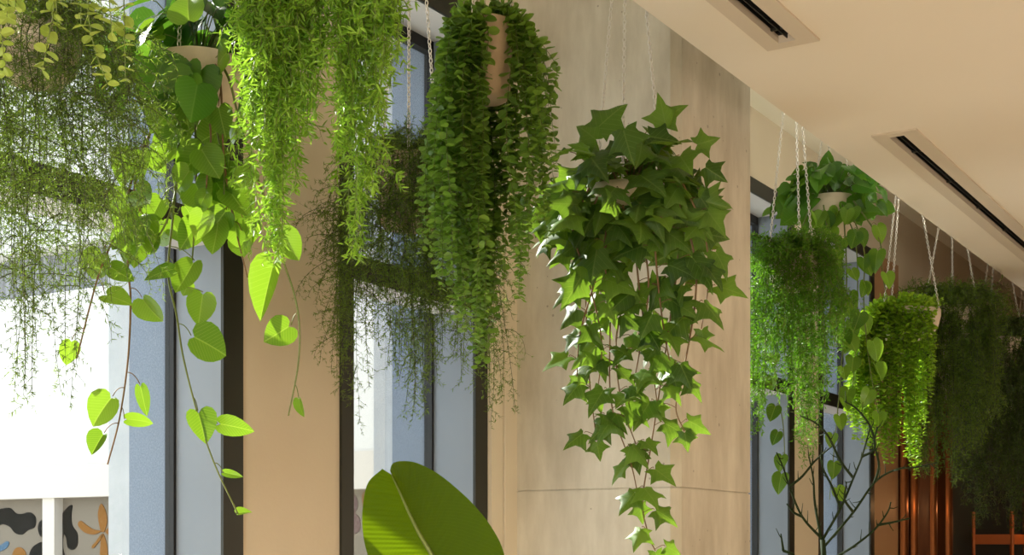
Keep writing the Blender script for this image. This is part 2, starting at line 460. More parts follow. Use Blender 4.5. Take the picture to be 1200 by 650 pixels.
motif([(-8, 600), (2, 596), (12, 595), (19, 601), (26, 602), (35, 600), (42, 606), (41, 617), (33, 621), (26, 626), (18, 624), (12, 617), (3, 614), (-8, 618)], 'motif_dark')
motif([(-6, 642), (2, 638), (8, 634), (11, 636), (8, 642), (0, 646), (-6, 648)], 'motif_blue')
motif([(15, 650), (18, 643), (24, 641), (30, 646), (31, 656), (22, 662), (15, 658)], 'motif_orange')
motif([(35, 652), (38, 642), (44, 637), (50, 635), (56, 640), (56, 665), (40, 668)], 'motif_dark')
motif([(45, 618), (48, 610), (54, 610), (55, 628), (48, 628)], 'motif_dark')
motif([(66, 606), (72, 603), (80, 594), (85, 592), (84, 603), (85, 615), (91, 625), (91, 638), (86, 644), (80, 641), (78, 630), (75, 626), (74, 640), (76, 656), (64, 656)], 'motif_dark')
motif([(119, 590), (124, 598), (126, 610), (123, 622), (119, 622), (116, 610), (115.5, 600)], 'motif_orange')
motif([(119, 622), (110, 626), (99, 623), (92, 615), (95, 610), (102, 615), (110, 620)], 'motif_orange')
motif([(121, 625), (126, 640), (126, 656), (119, 656), (118, 640)], 'motif_orange')
motif([(119, 626), (113, 634), (108, 640), (110, 642), (116, 635), (121, 628)], 'motif_orange')
motif([(124, 622), (132, 616), (140, 616), (138, 622), (128, 626)], 'motif_orange')
motif([(410, 580), (415, 579), (419, 585), (419, 595), (415, 601), (409, 599)], 'motif_plum')
motif([(411, 603), (417, 602), (422, 608), (422, 620), (416, 625), (409, 621)], 'motif_plum')
motif([(425, 580), (429, 576), (433, 584), (430, 600), (426, 596)], 'motif_orange')
b = MB(); b.box((8.95, YW + .52, HEAD + .1), (11.9, YW + 3.6, HEAD + .35)); struct('sun_block_slab', b, M['render_white'])  # unseen slab added outside to keep sun off the far ferns

# ------------------------------------------------------------------ leaf shapes
def strip_leaf(outline, fold=.25, bend=.2, cup=0., lo=.08, tw=0.):
    o = np.asarray(outline, float); n = len(o)
    V, F = [], []
    for i, (u, v) in enumerate(o):
        mv = min(max(v, lo), 1.0)
        for s in (-1, 1):
            for k in (0, .5, 1):
                uu = s * u * k; vv = mv + (v - mv) * k
                z = fold * abs(uu) - bend * vv * vv - cup * uu * uu * 4 + tw * uu * vv
                V.append((uu, vv, z))
    for i in range(n - 1):
        for s in (0, 1):
            for k in (0, 1):
                a = i * 6 + s * 3 + k; c = a + 6
                q = (a, c, c + 1, a + 1)
                F.append(q if s == 0 else q[::-1])
    return np.array(V), [np.array(F)]


HEART = [(0, .08), (.10, -.03), (.24, -.04), (.37, .07), (.44, .25), (.42, .46), (.33, .66), (.18, .85), (0, 1)]
OVAL = [(0, 0), (.16, .06), (.32, .22), (.40, .45), (.37, .68), (.24, .88), (0, 1)]
hearts = [strip_leaf(HEART, f, bd, 0, .08, t) for f, bd, t in ((.25, .15, 0), (.45, .3, .2), (.1, .45, -.3), (.7, .1, .1), (.2, -.1, .25))]
ovals = [strip_leaf(OVAL, f, bd, c, .0) for f, bd, c in ((.15, .1, 0), (.0, .25, .3), (.35, .05, 0))]


def ivy_leaf(fold, bend, droop):
    R = [(0, .07), (.12, -.04), (.36, -.10), (.30, .08), (.34, .18), (.62, .40), (.38, .45), (.20, .56), (.11, .78)]
    o = R + [(0, 1.0)] + [(-u, v) for u, v in R[:0:-1]]
    o = np.array(o); c = np.array([0, .3]); n = len(o)
    rings = [c[None]] + [c + (o - c) * k for k in (.45, .75, 1)]
    V = []
    for ri, rg in enumerate(rings):
        for u, v in rg:
            V.append((u, v, -fold * abs(u) - bend * v * v - (droop * (abs(u) ** 2 + max(0, v - .6) ** 2) if ri == 3 else 0) + .006 * (1 if ri == 2 else 0)))
    F3 = [(0, 1 + i, 1 + (i + 1) % n) for i in range(n)]
    F4 = [(1 + r * n + i, 1 + r * n + (i + 1) % n, 1 + (r + 1) * n + (i + 1) % n, 1 + (r + 1) * n + i) for r in (0, 1) for i in range(n)]
    return np.array(V, float), [np.array(F3), np.array([q[::-1] for q in F4])]


ivies = [ivy_leaf(.2, .15, .3), ivy_leaf(.45, .3, .2), ivy_leaf(.05, .35, .6), ivy_leaf(-.2, .1, .3)]
WIL = (np.array([(0, 0, 0), (.09, .3, .02), (.075, .65, -.02), (0, 1, -.10), (-.075, .65, -.02), (-.09, .3, .02), (0, .4, -.02)]),
       [np.array([(0, 1, 6), (0, 6, 5)]), np.array([(6, 1, 2, 3), (6, 3, 4, 5)])])
NEED = (np.array([(-.5, 0, 0), (.5, 0, 0), (.35, .55, 0), (0, 1, 0), (-.35, .55, 0)]), [np.array([(0, 1, 2, 3, 4)])])


# ------------------------------------------------------------------ paths
def bez(p0, p1, p2, p3, n):
    t = np.linspace(0, 1, n)[:, None]
    return (1 - t) ** 3 * p0 + 3 * (1 - t) ** 2 * t * p1 + 3 * (1 - t) * t * t * p2 + t ** 3 * p3


def resample(P, step):
    P = np.asarray(P, float)
    d = np.concatenate([[0], np.cumsum(np.linalg.norm(np.diff(P, axis=0), axis=1))])
    n = max(3, int(d[-1] / step) + 1)
    s = np.linspace(0, d[-1], n)
    return np.stack([np.interp(s, d, P[:, i]) for i in range(3)], 1), d[-1]


def catmull(P, n=8):
    P = np.asarray(P, float); P = np.concatenate([[2 * P[0] - P[1]], P, [2 * P[-1] - P[-2]]])
    o = []
    for i in range(1, len(P) - 2):
        p0, p1, p2, p3 = P[i - 1], P[i], P[i + 1], P[i + 2]
        for t in np.arange(n) / n:
            o.append(.5 * ((2 * p1) + (-p0 + p2) * t + (2 * p0 - 5 * p1 + 4 * p2 - p3) * t * t + (-p0 + 3 * p1 - 3 * p2 + p3) * t ** 3))
    o.append(P[-2])
    return np.array(o)


def droop(c, r, end, lift=.05, wob=.012, n=22):
    """a stem that leaves the pot's rim, arches over it and hangs to end"""
    d = end - c; d[2] = 0
    dist = np.linalg.norm(d); u = d / max(dist, 1e-6)
    a = rng.normal(0, .25); u = np.array([u[0] * math.cos(a) - u[1] * math.sin(a), u[0] * math.sin(a) + u[1] * math.cos(a), 0])
    p0 = c + u * r * .55 - UP * .01
    p1 = c + u * (r + .03) + UP * (lift * rng.uniform(.5, 1.6))
    L = max(.05, c[2] - end[2])
    p2 = np.array([end[0] - d[0] * .02, end[1] - d[1] * .02, c[2] - .12 * L])
    P = bez(p0, p1, p2, end, n)
    s = np.linspace(0, 1, n)
    ph = rng.uniform(0, 6.28, 4)
    w = wob * s[:, None] * np.stack([np.sin(s * 7 + ph[0]) + .5 * np.sin(s * 17 + ph[1]), np.sin(s * 6 + ph[2]) + .5 * np.sin(s * 15 + ph[3]), 0 * s], 1)
    return P + w


def perp_frame(T):
    ref = np.where(np.abs(T[:, 2:3]) < .9, UP[None], np.array([[1.0, 0, 0]]))
    a = nrm(np.cross(T, ref)); return a, np.cross(T, a)


# ------------------------------------------------------------------ hung pots
def chain(name, p0, p1, parent, link=.016, wire=.0022):
    p0 = np.asarray(p0, float); p1 = np.asarray(p1, float)
    L = np.linalg.norm(p1 - p0); n = max(2, int(L / link)); t = (p1 - p0) / L
    a, bb = perp_frame(t[None]); a, bb = a[0], bb[0]
    k, s = 10, 4
    an = np.arange(k) / k * 2 * PI; an2 = np.arange(s) / s * 2 * PI
    hl = link * .5 + wire * .9; hw = link * .34
    cx, cz = np.cos(an) * hl, np.sin(an) * hw
    tx, tz = np.cos(an), np.sin(an)
    V = np.stack([cx[:, None] + wire * np.cos(an2)[None] * tx[:, None], cz[:, None] + wire * np.cos(an2)[None] * tz[:, None], np.broadcast_to(wire * np.sin(an2)[None], (k, s))], 2).reshape(-1, 3)
    F = np.array([(i * s + j, i * s + (j + 1) % s, ((i + 1) % k) * s + (j + 1) % s, ((i + 1) % k) * s + j) for i in range(k) for j in range(s)])
    T = (V[:, [1, 0, 2]], [F])
    b = MB()
    O = p0[None] + t[None] * ((np.arange(n) + .5) * (L / n))[:, None]
    N = np.where((np.arange(n) % 2 == 0)[:, None], a[None], bb[None])
    b.inst(T, O, t, N, 1.0, 1.0, rnd=.5)
    return b.build(name, M['chain'], parent, smooth=True)


def pot_plant(name, label, cx, ytop, t, r, h, pot='pot', shape='tub', a0=.4, group=None, cat='hanging plant', chains=True, hook_off=(0, 0)):
    top = pt(cx, ytop, t)
    base = top - UP * h
    e = empty(name, base, label, cat, group)
    b = MB()
    if shape == 'tub':
        prof = [(0, 0), (r * .70, 0), (r * .80, h * .03), (r * .85, h * .10), (r * .96, h * .75), (r, h * .97), (r, h), (r * .93, h), (r * .92, h * .93), (r * .90, h * .86), (0, h * .86)]
    else:
        prof = [(0, 0), (r * .45, 0), (r * .62, h * .04), (r * .80, h * .18), (r * .93, h * .45), (r, h * .8), (r, h), (r * .92, h), (r * .91, h * .93), (r * .90, h * .86), (0, h * .86)]
    b.lathe(prof, base)
    p = b.build('pot', M[pot], e, smooth=True)
    b = MB(); b.lathe([(r * .905, h * .862), (r * .5, h * .885), (.001, h * .89)], base, 24); b.build('soil', M['soil'], p, smooth=True)
    if chains:
        hook = np.array([base[0] + hook_off[0], base[1] + hook_off[1], ZU - .05])
        b = MB()
        an = np.linspace(-PI / 2, PI * .9, 12)
        P = [hook + np.array([0, 0, .05]), hook + np.array([0, 0, .03])] + [hook + np.array([.012 * math.cos(q), 0, .012 + .012 * math.sin(q)]) for q in an[::-1]]
        b.tube(P, .0025, 6); b.build('hook', M['chain'], e, smooth=True)
        for k in range(3):
            a = a0 + k * 2 * PI / 3
            chain('chain', np.array([base[0] + r * .96 * math.cos(a), base[1] + r * .96 * math.sin(a), base[2] + h]), hook, e)
    return e, top, base


def ends(c, t, prof, n, r, dmax=.16, short=.35, front=.6, clumps=0):
    """hanging ends whose lower outline follows prof (pixel x -> pixel y)"""
    px = np.array([q[0] for q in prof], float); py = np.array([q[1] for q in prof], float)
    cxp = 600 + FPX * (c @ RT) / (c @ FW)
    ycp = 645 - (c[2] - HC) * FPX / t
    o = []
    for i in range(n):
        x = rng.uniform(px[0], px[-1])
        y = np.interp(x, px, py)
        y = y - (rng.random() ** 2) * short * (y - ycp)
        l = (x - cxp) / FPX * t
        q = rng.uniform(.3, 1) * dmax
        if abs(l) < r + .02:
            q = max(q, math.sqrt((r + .03) ** 2 - l * l))
        q *= -1 if rng.random() < front else 1
        p = c + RT * l + FW * q
        tt = p @ FW
        # keep the pixel column and row while the depth changes
        p = pt(x, y, tt)
        o.append(p)
    return o


def stem_with(b, P, r0, r1, m=0, sides=5):
    b.tube(P, np.linspace(r0, r1, len(P)), sides, m)


def frond(b, P, gap=.014, blen=.06, need=.008, nw=.0011, nsp=.0032, start=.03, stemr=.0012, spread=.85, hang=.25, T=None, sub=0, sublen=.16):
    """one plumose frond: main stem, side twigs, needles on all of them"""
    TT = NEED if T is None else T
    wd = nw / need if T is None else nw
    Q, L = resample(P, gap)
    T = nrm(np.gradient(Q, axis=0))
    stem_with(b, Q[:: max(1, len(Q) // 24)] if len(Q) > 30 else Q, stemr * 1.3, stemr * .5, 1, 4)
    s = np.linspace(0, 1, len(Q))
    k = s >= start / max(L, .01)
    Q0, T0, s0 = Q[k], T[k], s[k]
    a, c = perp_frame(T0)
    m = len(Q0)
    ph = rng.uniform(0, 2 * PI, m)
    rad = a * np.cos(ph)[:, None] + c * np.sin(ph)[:, None]
    D = nrm(T0 * .6 + rad * spread - UP * hang)
    BL = blen * rng.uniform(.35, 1.15, m) * np.clip(1.25 - .75 * s0, .3, 1)
    E = Q0 + D * BL[:, None]
    # twigs as thin square prisms
    w = nrm(np.cross(D, rng.normal(size=(m, 3)))); w2 = np.cross(D, w)
    tw = stemr * .45
    V = np.stack([Q0 + w * tw, Q0 - w * tw * .5 + w2 * tw, Q0 - w * tw * .5 - w2 * tw, E + w * tw * .4, E - w * tw * .2 + w2 * tw * .4, E - w * tw * .2 - w2 * tw * .4], 1).reshape(-1, 3)
    F = np.array([(0, 1, 4, 3), (1, 2, 5, 4), (2, 0, 3, 5)])
    b.add(V, (F[None] + (np.arange(m) * 6)[:, None, None]).reshape(-1, 4), mat=1)
    # needles
    cnt = np.maximum(2, (BL / nsp).astype(int))
    idx = np.repeat(np.arange(m), cnt)
    f = rng.random(len(idx))
    O = Q0[idx] + D[idx] * (BL[idx] * f)[:, None]
    nd = nrm(rng.normal(size=(len(idx), 3)))
    nd = nrm(D[idx] * .55 + nrm(nd - D[idx] * (nd * D[idx]).sum(1, keepdims=True)) * .8)
    b.inst(TT, O, nd, rng.normal(size=(len(idx), 3)) + UP * .8 - FW * .4, need * rng.uniform(.6, 1.2, len(idx)), wd, np.clip(np.repeat(rng.random(m), cnt) + rng.normal(0, .2, len(idx)), 0, 1))
    # needles along the main stem
    j = rng.integers(0, len(Q), int(L / nsp * .6) + 2)
    nd = nrm(rng.normal(size=(len(j), 3)) + T[j])
    b.inst(TT, Q[j], nd, rng.normal(size=(len(j), 3)), need, wd)
    for i in range(sub):
        k = int(len(Q) * rng.uniform(.15, .8))
        if L < .12:
            break
        v = nrm(rng.normal(size=3) * np.array([1, 1, .3])); ln = sublen * rng.uniform(.5, 1.2) * min(1, L / .5)
        p0 = Q[k]; p3 = p0 + v * ln * rng.uniform(.5, .95) - UP * ln * rng.uniform(.2, .7)
        frond(b, bez(p0, p0 + v * ln * .35, p3 + UP * ln * .3, p3, 10), gap, blen * .7, need, nw, nsp, .0, stemr * .8, spread, hang, None if TT is NEED else TT, 0)


def leafy(bs, bl, P, T_list, gap, size, wd=1.0, ang=.85, pair=False, stemr=.0014, start=.02, sides=0., up=.0, jit=.3, petiole=0.):
    """a trailing stem with leaves along it"""
    Q, L = resample(P, gap)
    Tn = nrm(np.gradient(Q, axis=0))
    st = Q[:: max(1, len(Q) // 26)]
    stem_with(bs, st, stemr * 1.4, stemr * .6)
    s = np.linspace(0, 1, len(Q)) * L
    k = np.nonzero(s > start)[0]
    Q, Tn = Q[k], Tn[k]
    m = len(Q)
    if m == 0:
        return
    a, c = perp_frame(Tn)
    ph = (np.arange(m) * (PI / 2 if pair else 2.4)) + rng.uniform(0, 6.28) + rng.normal(0, jit, m)
    sets = [ph, ph + PI] if pair else [ph]
    for q in sets:
        rad = a * np.cos(q)[:, None] + c * np.sin(q)[:, None]
        A = nrm(Tn * (1 - ang) + rad * ang + UP * up + rng.normal(0, .12, (m, 3)))
        N = nrm(np.cross(np.cross(A, -Tn), A) + rng.normal(0, .42, (m, 3)) - FW * .2)
        which = rng.integers(0, len(T_list), m)
        sz = size * rng.uniform(.7, 1.2, m) * np.clip(1.0 - .35 * (np.arange(m) / max(m - 1, 1)) ** 3, .4, 1)
        O = Q + rad * petiole
        for w in range(len(T_list)):
            g = which == w
            bl.inst(T_list[w], O[g], A[g], N[g], sz[g], wd)


def crown(b, c, rx, rz, n, T_list, size, wd=1., up=.3, stem=None, zmin=0., clear=0):
    """loose dome of leaves on stalks above a pot"""
    th = rng.uniform(0, 2 * PI, n); el = np.arcsin(rng.uniform(zmin, 1, n))
    k = rng.uniform(.55, 1.0, n)
    d = np.stack([np.cos(th) * np.cos(el), np.sin(th) * np.cos(el), np.sin(el)], 1)
    O = c + d * k[:, None] * np.array([rx, rx, rz])
    if clear:     # leaves do not hang down over the front of the pot
        g = ~((d @ FW < 0.15) & (np.abs(d @ RT) * rx < clear) & (d[:, 2] * k * rz < .10))
        O, d, k = O[g], d[g], k[g]; n = len(O)
    A = nrm(d * np.array([1, 1, .3]) + rng.normal(0, .35, (n, 3)) - UP * (.75 - up))
    N = nrm(d * .8 + UP * .5 + rng.normal(0, .35, (n, 3)) - FW * .25)
    which = rng.integers(0, len(T_list), n)
    for w in range(len(T_list)):
        g = which == w
        b.inst(T_list[w], O[g], A[g], N[g], size * rng.uniform(.6, 1.15, g.sum()), wd)
    if stem is not None:
        for i in range(n):
            stem.tube(bez(c + d[i] * .02 - UP * .03, c + d[i] * np.array([.2, .2, .5]) * rz, O[i] + UP * .02, O[i], 6), .0016, 4)


def fern_plant(e, c, t, r, prof, n, m, ncrown=24, cl=.2, stem='stem_dark', cw=.05, **kw):
    lift = kw.pop('lift', .06)
    short = kw.pop('short', .4); front = kw.pop('front', .6); dmax = kw.pop('dmax', .16)
    for p in ends(c, t, prof, n, r, dmax, short, front):
        b = MB(); frond(b, droop(c, r, p, lift, .02), **kw); b.build('frond', [m, M[stem]], e)
    b = MB()
    for i in range(ncrown):
        a = rng.uniform(0, 6.28); rr = rng.uniform(.3, 1.1) * (r + cw)
        p = c + np.array([math.cos(a) * rr, math.sin(a) * rr, rng.uniform(-.08, .08)])
        frond(b, bez(c + (p - c) * .15, c + (p - c) * .4 + UP * cl * .5, p + UP * cl * .4, p, 10), **kw)
    b.build('crown', [m, M[stem]], e)


def strand_plant(e, c, t, r, prof, n, leafm, stemm, T_list, gap, size, wd, pair, ang=.85, short=.4, front=.6, dmax=.16, stemr=.0013, ncrown=20, lift=.05, up=0., wob=.012, name='trailing_stem'):
    P = [droop(c, r, p, lift, wob) for p in ends(c, t, prof, n, r, dmax, short, front)]
    for q in P:
        bs, bl = MB(), MB()
        leafy(bs, bl, q, T_list, gap, size, wd, ang, pair, stemr, up=up)
        o = bs.build(name, stemm, e, smooth=True)
        bl.build('leaves', leafm, o, smooth=True)
    if not ncrown:
        return
    bs, bl = MB(), MB()
    for i in range(ncrown):
        a = rng.uniform(0, 6.28); rr = rng.uniform(.3, 1.0) * (r + .03)
        p = c + np.array([math.cos(a) * rr, math.sin(a) * rr, rng.uniform(-.01, .05)])
        leafy(bs, bl, bez(c + (p - c) * .2 - UP * .01, c + (p - c) * .5 + UP * .05, p + UP * .05, p, 8), T_list, gap, size, wd, ang, pair, stemr, 0)
    o = bs.build('crown_stems', stemm, e, smooth=True); bl.build('leaves', leafm, o, smooth=True)


G1 = 'plants hung on chains in front of the windows'
# --- A: asparagus fern, far left
t = 3.05
e, c, base = pot_plant('hanging_fern', 'dark needle-leaved fern in a cream pot hanging at the far left before the first window', 42, 32, t, .10, .125, 'pot', 'bowl', .9, G1)
fern_plant(e, c, t, .10, [(-70, 330), (-40, 420), (0, 440), (25, 480), (45, 470), (60, 455), (80, 505), (95, 440), (108, 360), (135, 300), (160, 320), (170, 270), (176, 190)], 50, M['fern'], 60, .14, 'stem_fern', .1,
           gap=.018, blen=.085, need=.0125, nw=.0020, nsp=.0044, short=.4, dmax=.2, stemr=.0010, sub=8, sublen=.17, spread=1.0, hang=.15)
# --- B: pale round-leaved trailer, top left, pot above the frame
t = 2.55
e, c, base = pot_plant('hanging_vine', 'pale green round-leaved trailer dangling a few strands over the dark fern at top left', 72, -150, t, .10, .13, 'pot', 'tub', .2, G1)
for q in ([(52, -150), (55, -60), (63, 5), (58, 38), (50, 82)], [(95, -150), (102, -50), (104, 20), (112, 60), (126, 98)], [(118, -145), (138, -60), (145, 0), (146, 50), (147, 92)],
          [(22, -150), (2, -60), (-2, 10), (3, 50), (6, 86)], [(70, -145), (72, -80), (66, -20), (67, 30)], [(100, -145), (122, -60), (128, 0), (131, 38)], [(108, -145), (110, -60), (96, 0), (95, 30)], [(40, -145), (20, -50), (18, 10)],
          [(112, -145), (128, -60), (118, -10), (120, 22)], [(30, -145), (8, -60), (10, -20), (8, 20)]):
    P = catmull([pt(x, y, t - .13 + rng.normal(0, .02)) for x, y in q])
    bs, bl = MB(), MB(); leafy(bs, bl, P, ovals, .019, .027, 1.0, .85, True, .0012)
    o = bs.build('trailing_stem', M['stem_green'], e, smooth=True); bl.build('leaves', M['button_pale'], o, smooth=True)

# --- C: pothos with long vines, before the far jamb of the first window
t = 3.66
e, c, base = pot_plant('hanging_pothos', 'heart-leaved pothos in a cream pot with long lime vines dangling before the first window', 233, 72, t, .115, .155, 'pot', 'tub', 3.45, G1)
bs, bl = MB(), MB()
crown(bl, c - UP * .02, .22, .20, 115, hearts, .12, 1., .3, bs, -.1, .15)
CROWN_C = (bs, bl, e)


def explicit(b, L, t, lists, spread=.05, tilt=.45, wide=1.0, size=1.0):
    for q in L:
        x0, y0, x1, y1 = q[:4]
        w = q[4] if len(q) > 4 else wide
        tt = t + rng.normal(0, spread)
        a, z = pt(x0, y0, tt), pt(x1, y1, tt + rng.normal(0, .03))
        ax = z - a; ln = np.linalg.norm(ax) * size
        N = nrm(-FW + UP * rng.uniform(-.1, .7) * tilt * 1.5 + RT * rng.uniform(-1, 1) * tilt)
        b.inst(lists[rng.integers(0, len(lists))], a[None], ax, N, ln, w)


o = bs.build('leaf_stalks', M['stem_green'], e, smooth=True); bl.build('leaves', M['pothos_deep'], o, smooth=True)
bs, bl = MB(), MB()
bs.tube([pt(212, 92, t - .12), pt(216, 70, t - .1), pt(228, 62, t - .02)], .002)
explicit(bl, [(228, 82, 208, 128), (236, 78, 232, 128), (224, 76, 192, 112), (212, 80, 186, 132), (205, 70, 172, 90), (200, 60, 165, 112), (222, 70, 214, 108), (232, 96, 222, 146), (195, 90, 170, 142)], t - .17, hearts, .03, .5, 1.1)
o = bs.build('leaf_stalks', M['stem_green'], e, smooth=True); bl.build('leaves', M['pothos_mid'], o, smooth=True)
vines = [
    ([(228, 78), (205, 95), (165, 180), (140, 260), (118, 315), (105, 360), (90, 420)], [(165, 250, 133, 302), (168, 252, 152, 308), (123, 345, 153, 353, .8), (84, 398, 78, 426, .8), (128, 312, 158, 331, .8), (150, 225, 128, 262)]),
    ([(222, 78), (200, 95), (162, 200), (150, 300), (153, 350), (150, 420), (140, 490), (126, 544)], [(166, 348, 187, 381), (132, 464, 104, 498), (122, 507, 106, 532), (164, 450, 172, 487, .5), (146, 491, 182, 492, .55), (160, 180, 140, 220), (175, 73, 205, 118, .7)]),
    ([(232, 80), (222, 92), (210, 160), (203, 250), (197, 320), (207, 370), (215, 420), (233, 490), (252, 545), (279, 602)], [(224, 393, 271, 416), (238, 342, 232, 382), (232, 481, 242, 519), (255, 496, 295, 502, .7), (261, 553, 285, 559, .5), (277, 602, 296, 596, .8), (228, 305, 208, 345), (205, 315, 171, 320, .7), (222, 330, 214, 348), (200, 255, 214, 285), (205, 150, 191, 194), (212, 112, 178, 160), (213, 112, 224, 160, .9)]),
    ([(250, 80), (268, 92), (283, 150), (312, 240), (330, 300), (345, 345), (351, 385), (349, 430), (338, 487)], [(322, 304, 303, 374, .55), (341, 381, 308, 402), (350, 466, 353, 489, .6), (284, 200, 305, 207, 1.2), (275, 215, 291, 268, .7)]),
    ([(246, 82), (258, 95), (262, 180), (272, 250), (290, 325)], [(256, 257, 251, 299), (275, 258, 279, 290, 1.0), (262, 155, 287, 146), (256, 124, 263, 160, 1.0), (285, 255, 300, 285, .8)]),
    ([(226, 82), (222, 96), (212, 190), (195, 260), (161, 309)], [(240, 172, 208, 208, .9), (190, 232, 172, 262), (196, 262, 180, 290), (215, 240, 232, 258)]),
    ([(240, 84), (248, 96), (252, 140), (262, 195), (262, 240)], [(272, 186, 232, 207, 1.1), (265, 150, 224, 168), (268, 60, 236, 84)]),
    ([(228, 84), (227, 96), (230, 190), (229, 250), (224, 320)], [(228, 212, 243, 247), (215, 105, 233, 134, 1.1), (232, 260, 212, 290), (222, 27, 216, -14, 1.25), (193, 40, 156, 50), (226, 205, 205, 230)]),
    ([(236, 84), (240, 98), (247, 160), (242, 220), (248, 290)], [(246, 200, 262, 232), (243, 225, 226, 250)]),
]
for vi, (P, lv) in enumerate(vines):
    for y in range(150, 315, 24):       # more leaves on the upper vines
        if rng.random() < .34:
            xx = float(np.interp(y, [q[1] for q in P], [q[0] for q in P])); sg = rng.choice([-1, 1])
            lv.append((xx + sg * 6, y, xx + sg * rng.uniform(10, 30), y + rng.uniform(18, 42), 1.0))
    P = [((P[1][0] * .5 + 233 * .5), 64)] + P[1:]
    Q = catmull([pt(x, y, t - (.05 if i == 0 else .13) + rng.normal(0, .015)) for i, (x, y) in enumerate(P)])
    bs, bl = MB(), MB()
    stem_with(bs, Q, .0036, .0020, 0, 6)
    explicit(bl, lv, t - .13, hearts, .04)
    W, _ = resample(Q, .01)
    for q in lv:          # stalks from the vine to each leaf
        a = pt(q[0], q[1], t - .13)
        j = int(np.argmin(np.linalg.norm(W - a, axis=1))); j = max(0, j - 3)
        bs.tube(bez(W[j], W[j] * .6 + a * .4 + UP * .012, a * .7 + W[j] * .3 + UP * .012, a, 6), .0013, 4)
    o = bs.build('vine', M['stem_brown'] if rng.random() < .5 else M['stem_green'], e, smooth=True)
    bl.build('leaves', M['pothos'], o, smooth=True)

# --- D: bright narrow-leaved plant, pot above the frame
t = 3.15
e, c, base = pot_plant('hanging_vine', 'bright green narrow-leaved plant cascading in a thick curtain from above the pale pier', 372, -95, t, .12, .15, 'pot', 'bowl', .3, G1)
KD = dict(gap=.013, blen=.065, need=.023, nw=1.15, nsp=.0065, stemr=.0011, T=WIL, sub=3, sublen=.10, front=.65, dmax=.14, spread=.75, hang=.45)
fern_plant(e, c, t, .12, [(288, 110), (293, 190), (298, 260), (306, 300), (320, 312), (333, 285), (346, 235), (356, 150), (372, 110)], 50, M['willow'], 34, .1, 'stem_green', .0, short=.5, **KD)
fern_plant(e, c, t, .12, [(392, 150), (404, 270), (415, 305), (424, 292), (430, 235), (440, 165), (450, 150), (456, 90)], 30, M['willow'], 14, .1, 'stem_green', .0, short=.5, **KD)

# --- E: dark fern in front of the second window
t = 4.7
e, c, base = pot_plant('hanging_fern', 'dark airy fern in a tan pot hanging low in front of the second window', 480, 186, t, .115, .235, 'pot_pink', 'tub', -.45, G1)
fern_plant(e, c, t, .115, [(378, 330), (395, 470), (412, 510), (425, 480), (440, 420), (470, 440), (488, 515), (505, 470), (520, 400), (545, 470), (575, 510), (590, 490), (598, 480)], 60, M['fern'], 70, .1, 'stem_fern', .06,
           gap=.018, blen=.085, need=.0145, nw=.0024, nsp=.0048, short=.5, dmax=.16, stemr=.0012, sub=7, sublen=.18, spread=1.0, hang=.15)

# --- F: round-leaved strands with the bare pot showing
t = 4.1
e, c, base = pot_plant('hanging_vine', 'round-leaved green trailer with long bead-like strands round a tan pot before the concrete column', 570, 28, t, .082, .225, 'pot_pink', 'tub', 1.1, G1)
KF = dict(leafm=M['button'], stemm=M['stem_green'], T_list=ovals, gap=.019, size=.031, wd=1.15, pair=True, ang=.8, stemr=.0010, wob=.02)
strand_plant(e, c, t, .085, [(502, 250), (510, 345), (525, 330), (545, 395), (556, 400), (566, 420)], 42, short=.55, front=.45, dmax=.13, ncrown=24, **KF)
strand_plant(e, c, t, .085, [(562, 420), (575, 435), (590, 330), (602, 345)], 16, short=.4, front=0, dmax=.13, ncrown=0, **KF)
strand_plant(e, c, t, .085, [(602, 345), (618, 362), (632, 285), (646, 190)], 20, short=.55, front=.5, dmax=.10, ncrown=0, **KF)

# --- G: ivy before the column
t = 5.0
e, c, base = pot_plant('hanging_ivy', 'large-leaved ivy in a shallow pot hanging on two visible chains before the concrete column', 735, 222, t, .15, .165, 'pot', 'bowl', 3.5, G1)
bs, bl = MB(), MB()
crown(bl, c - UP * .08, .30, .30, 120, ivies, .155, 1.0, .25, bs, -.35)
explicit(bl, [(780, 150, 775, 108), (770, 145, 805, 120), (700, 150, 735, 115), (700, 165, 672, 140), (815, 170, 845, 160), (825, 195, 850, 210), (690, 175, 668, 165), (760, 160, 800, 165), (730, 150, 740, 190), (690, 220, 640, 210), (680, 240, 636, 235), (690, 260, 640, 270), (685, 280, 650, 300), (675, 215, 660, 245), (690, 245, 672, 300),
              (665, 225, 640, 255), (700, 290, 690, 330), (705, 265, 715, 320), (735, 250, 728, 305), (760, 240, 775, 275), (820, 230, 842, 262), (815, 270, 838, 300)], t - .18, ivies, .06, .5, 1.0)
o = bs.build('leaf_stalks', M['stem_brown'], e, smooth=True); bl.build('leaves', M['ivy'], o, smooth=True)
iv = [([(775, 215), (792, 250), (794, 303), (789, 348), (773, 455), (763, 521), (753, 588), (761, 629), (768, 645)], 27),
      ([(740, 240), (745, 298), (752, 360), (763, 423), (770, 470)], 24), ([(700, 230), (684, 280), (686, 340), (690, 435), (699, 516)], 24),
      ([(715, 235), (708, 300), (715, 355), (716, 469), (740, 545), (749, 590)], 26), ([(790, 225), (812, 290), (815, 350), (800, 440), (792, 478), (802, 505)], 25),
      ([(800, 215), (825, 270), (830, 330), (822, 385)], 22), ([(730, 240), (735, 320), (722, 400), (728, 470), (745, 520)], 24), ([(765, 235), (770, 320), (780, 400), (790, 440)], 22),
      ([(690, 220), (672, 270), (690, 330), (705, 400), (700, 460)], 24), ([(745, 245), (760, 330), (748, 420), (735, 480)], 24), ([(725, 240), (700, 320), (680, 390), (676, 440)], 24)]
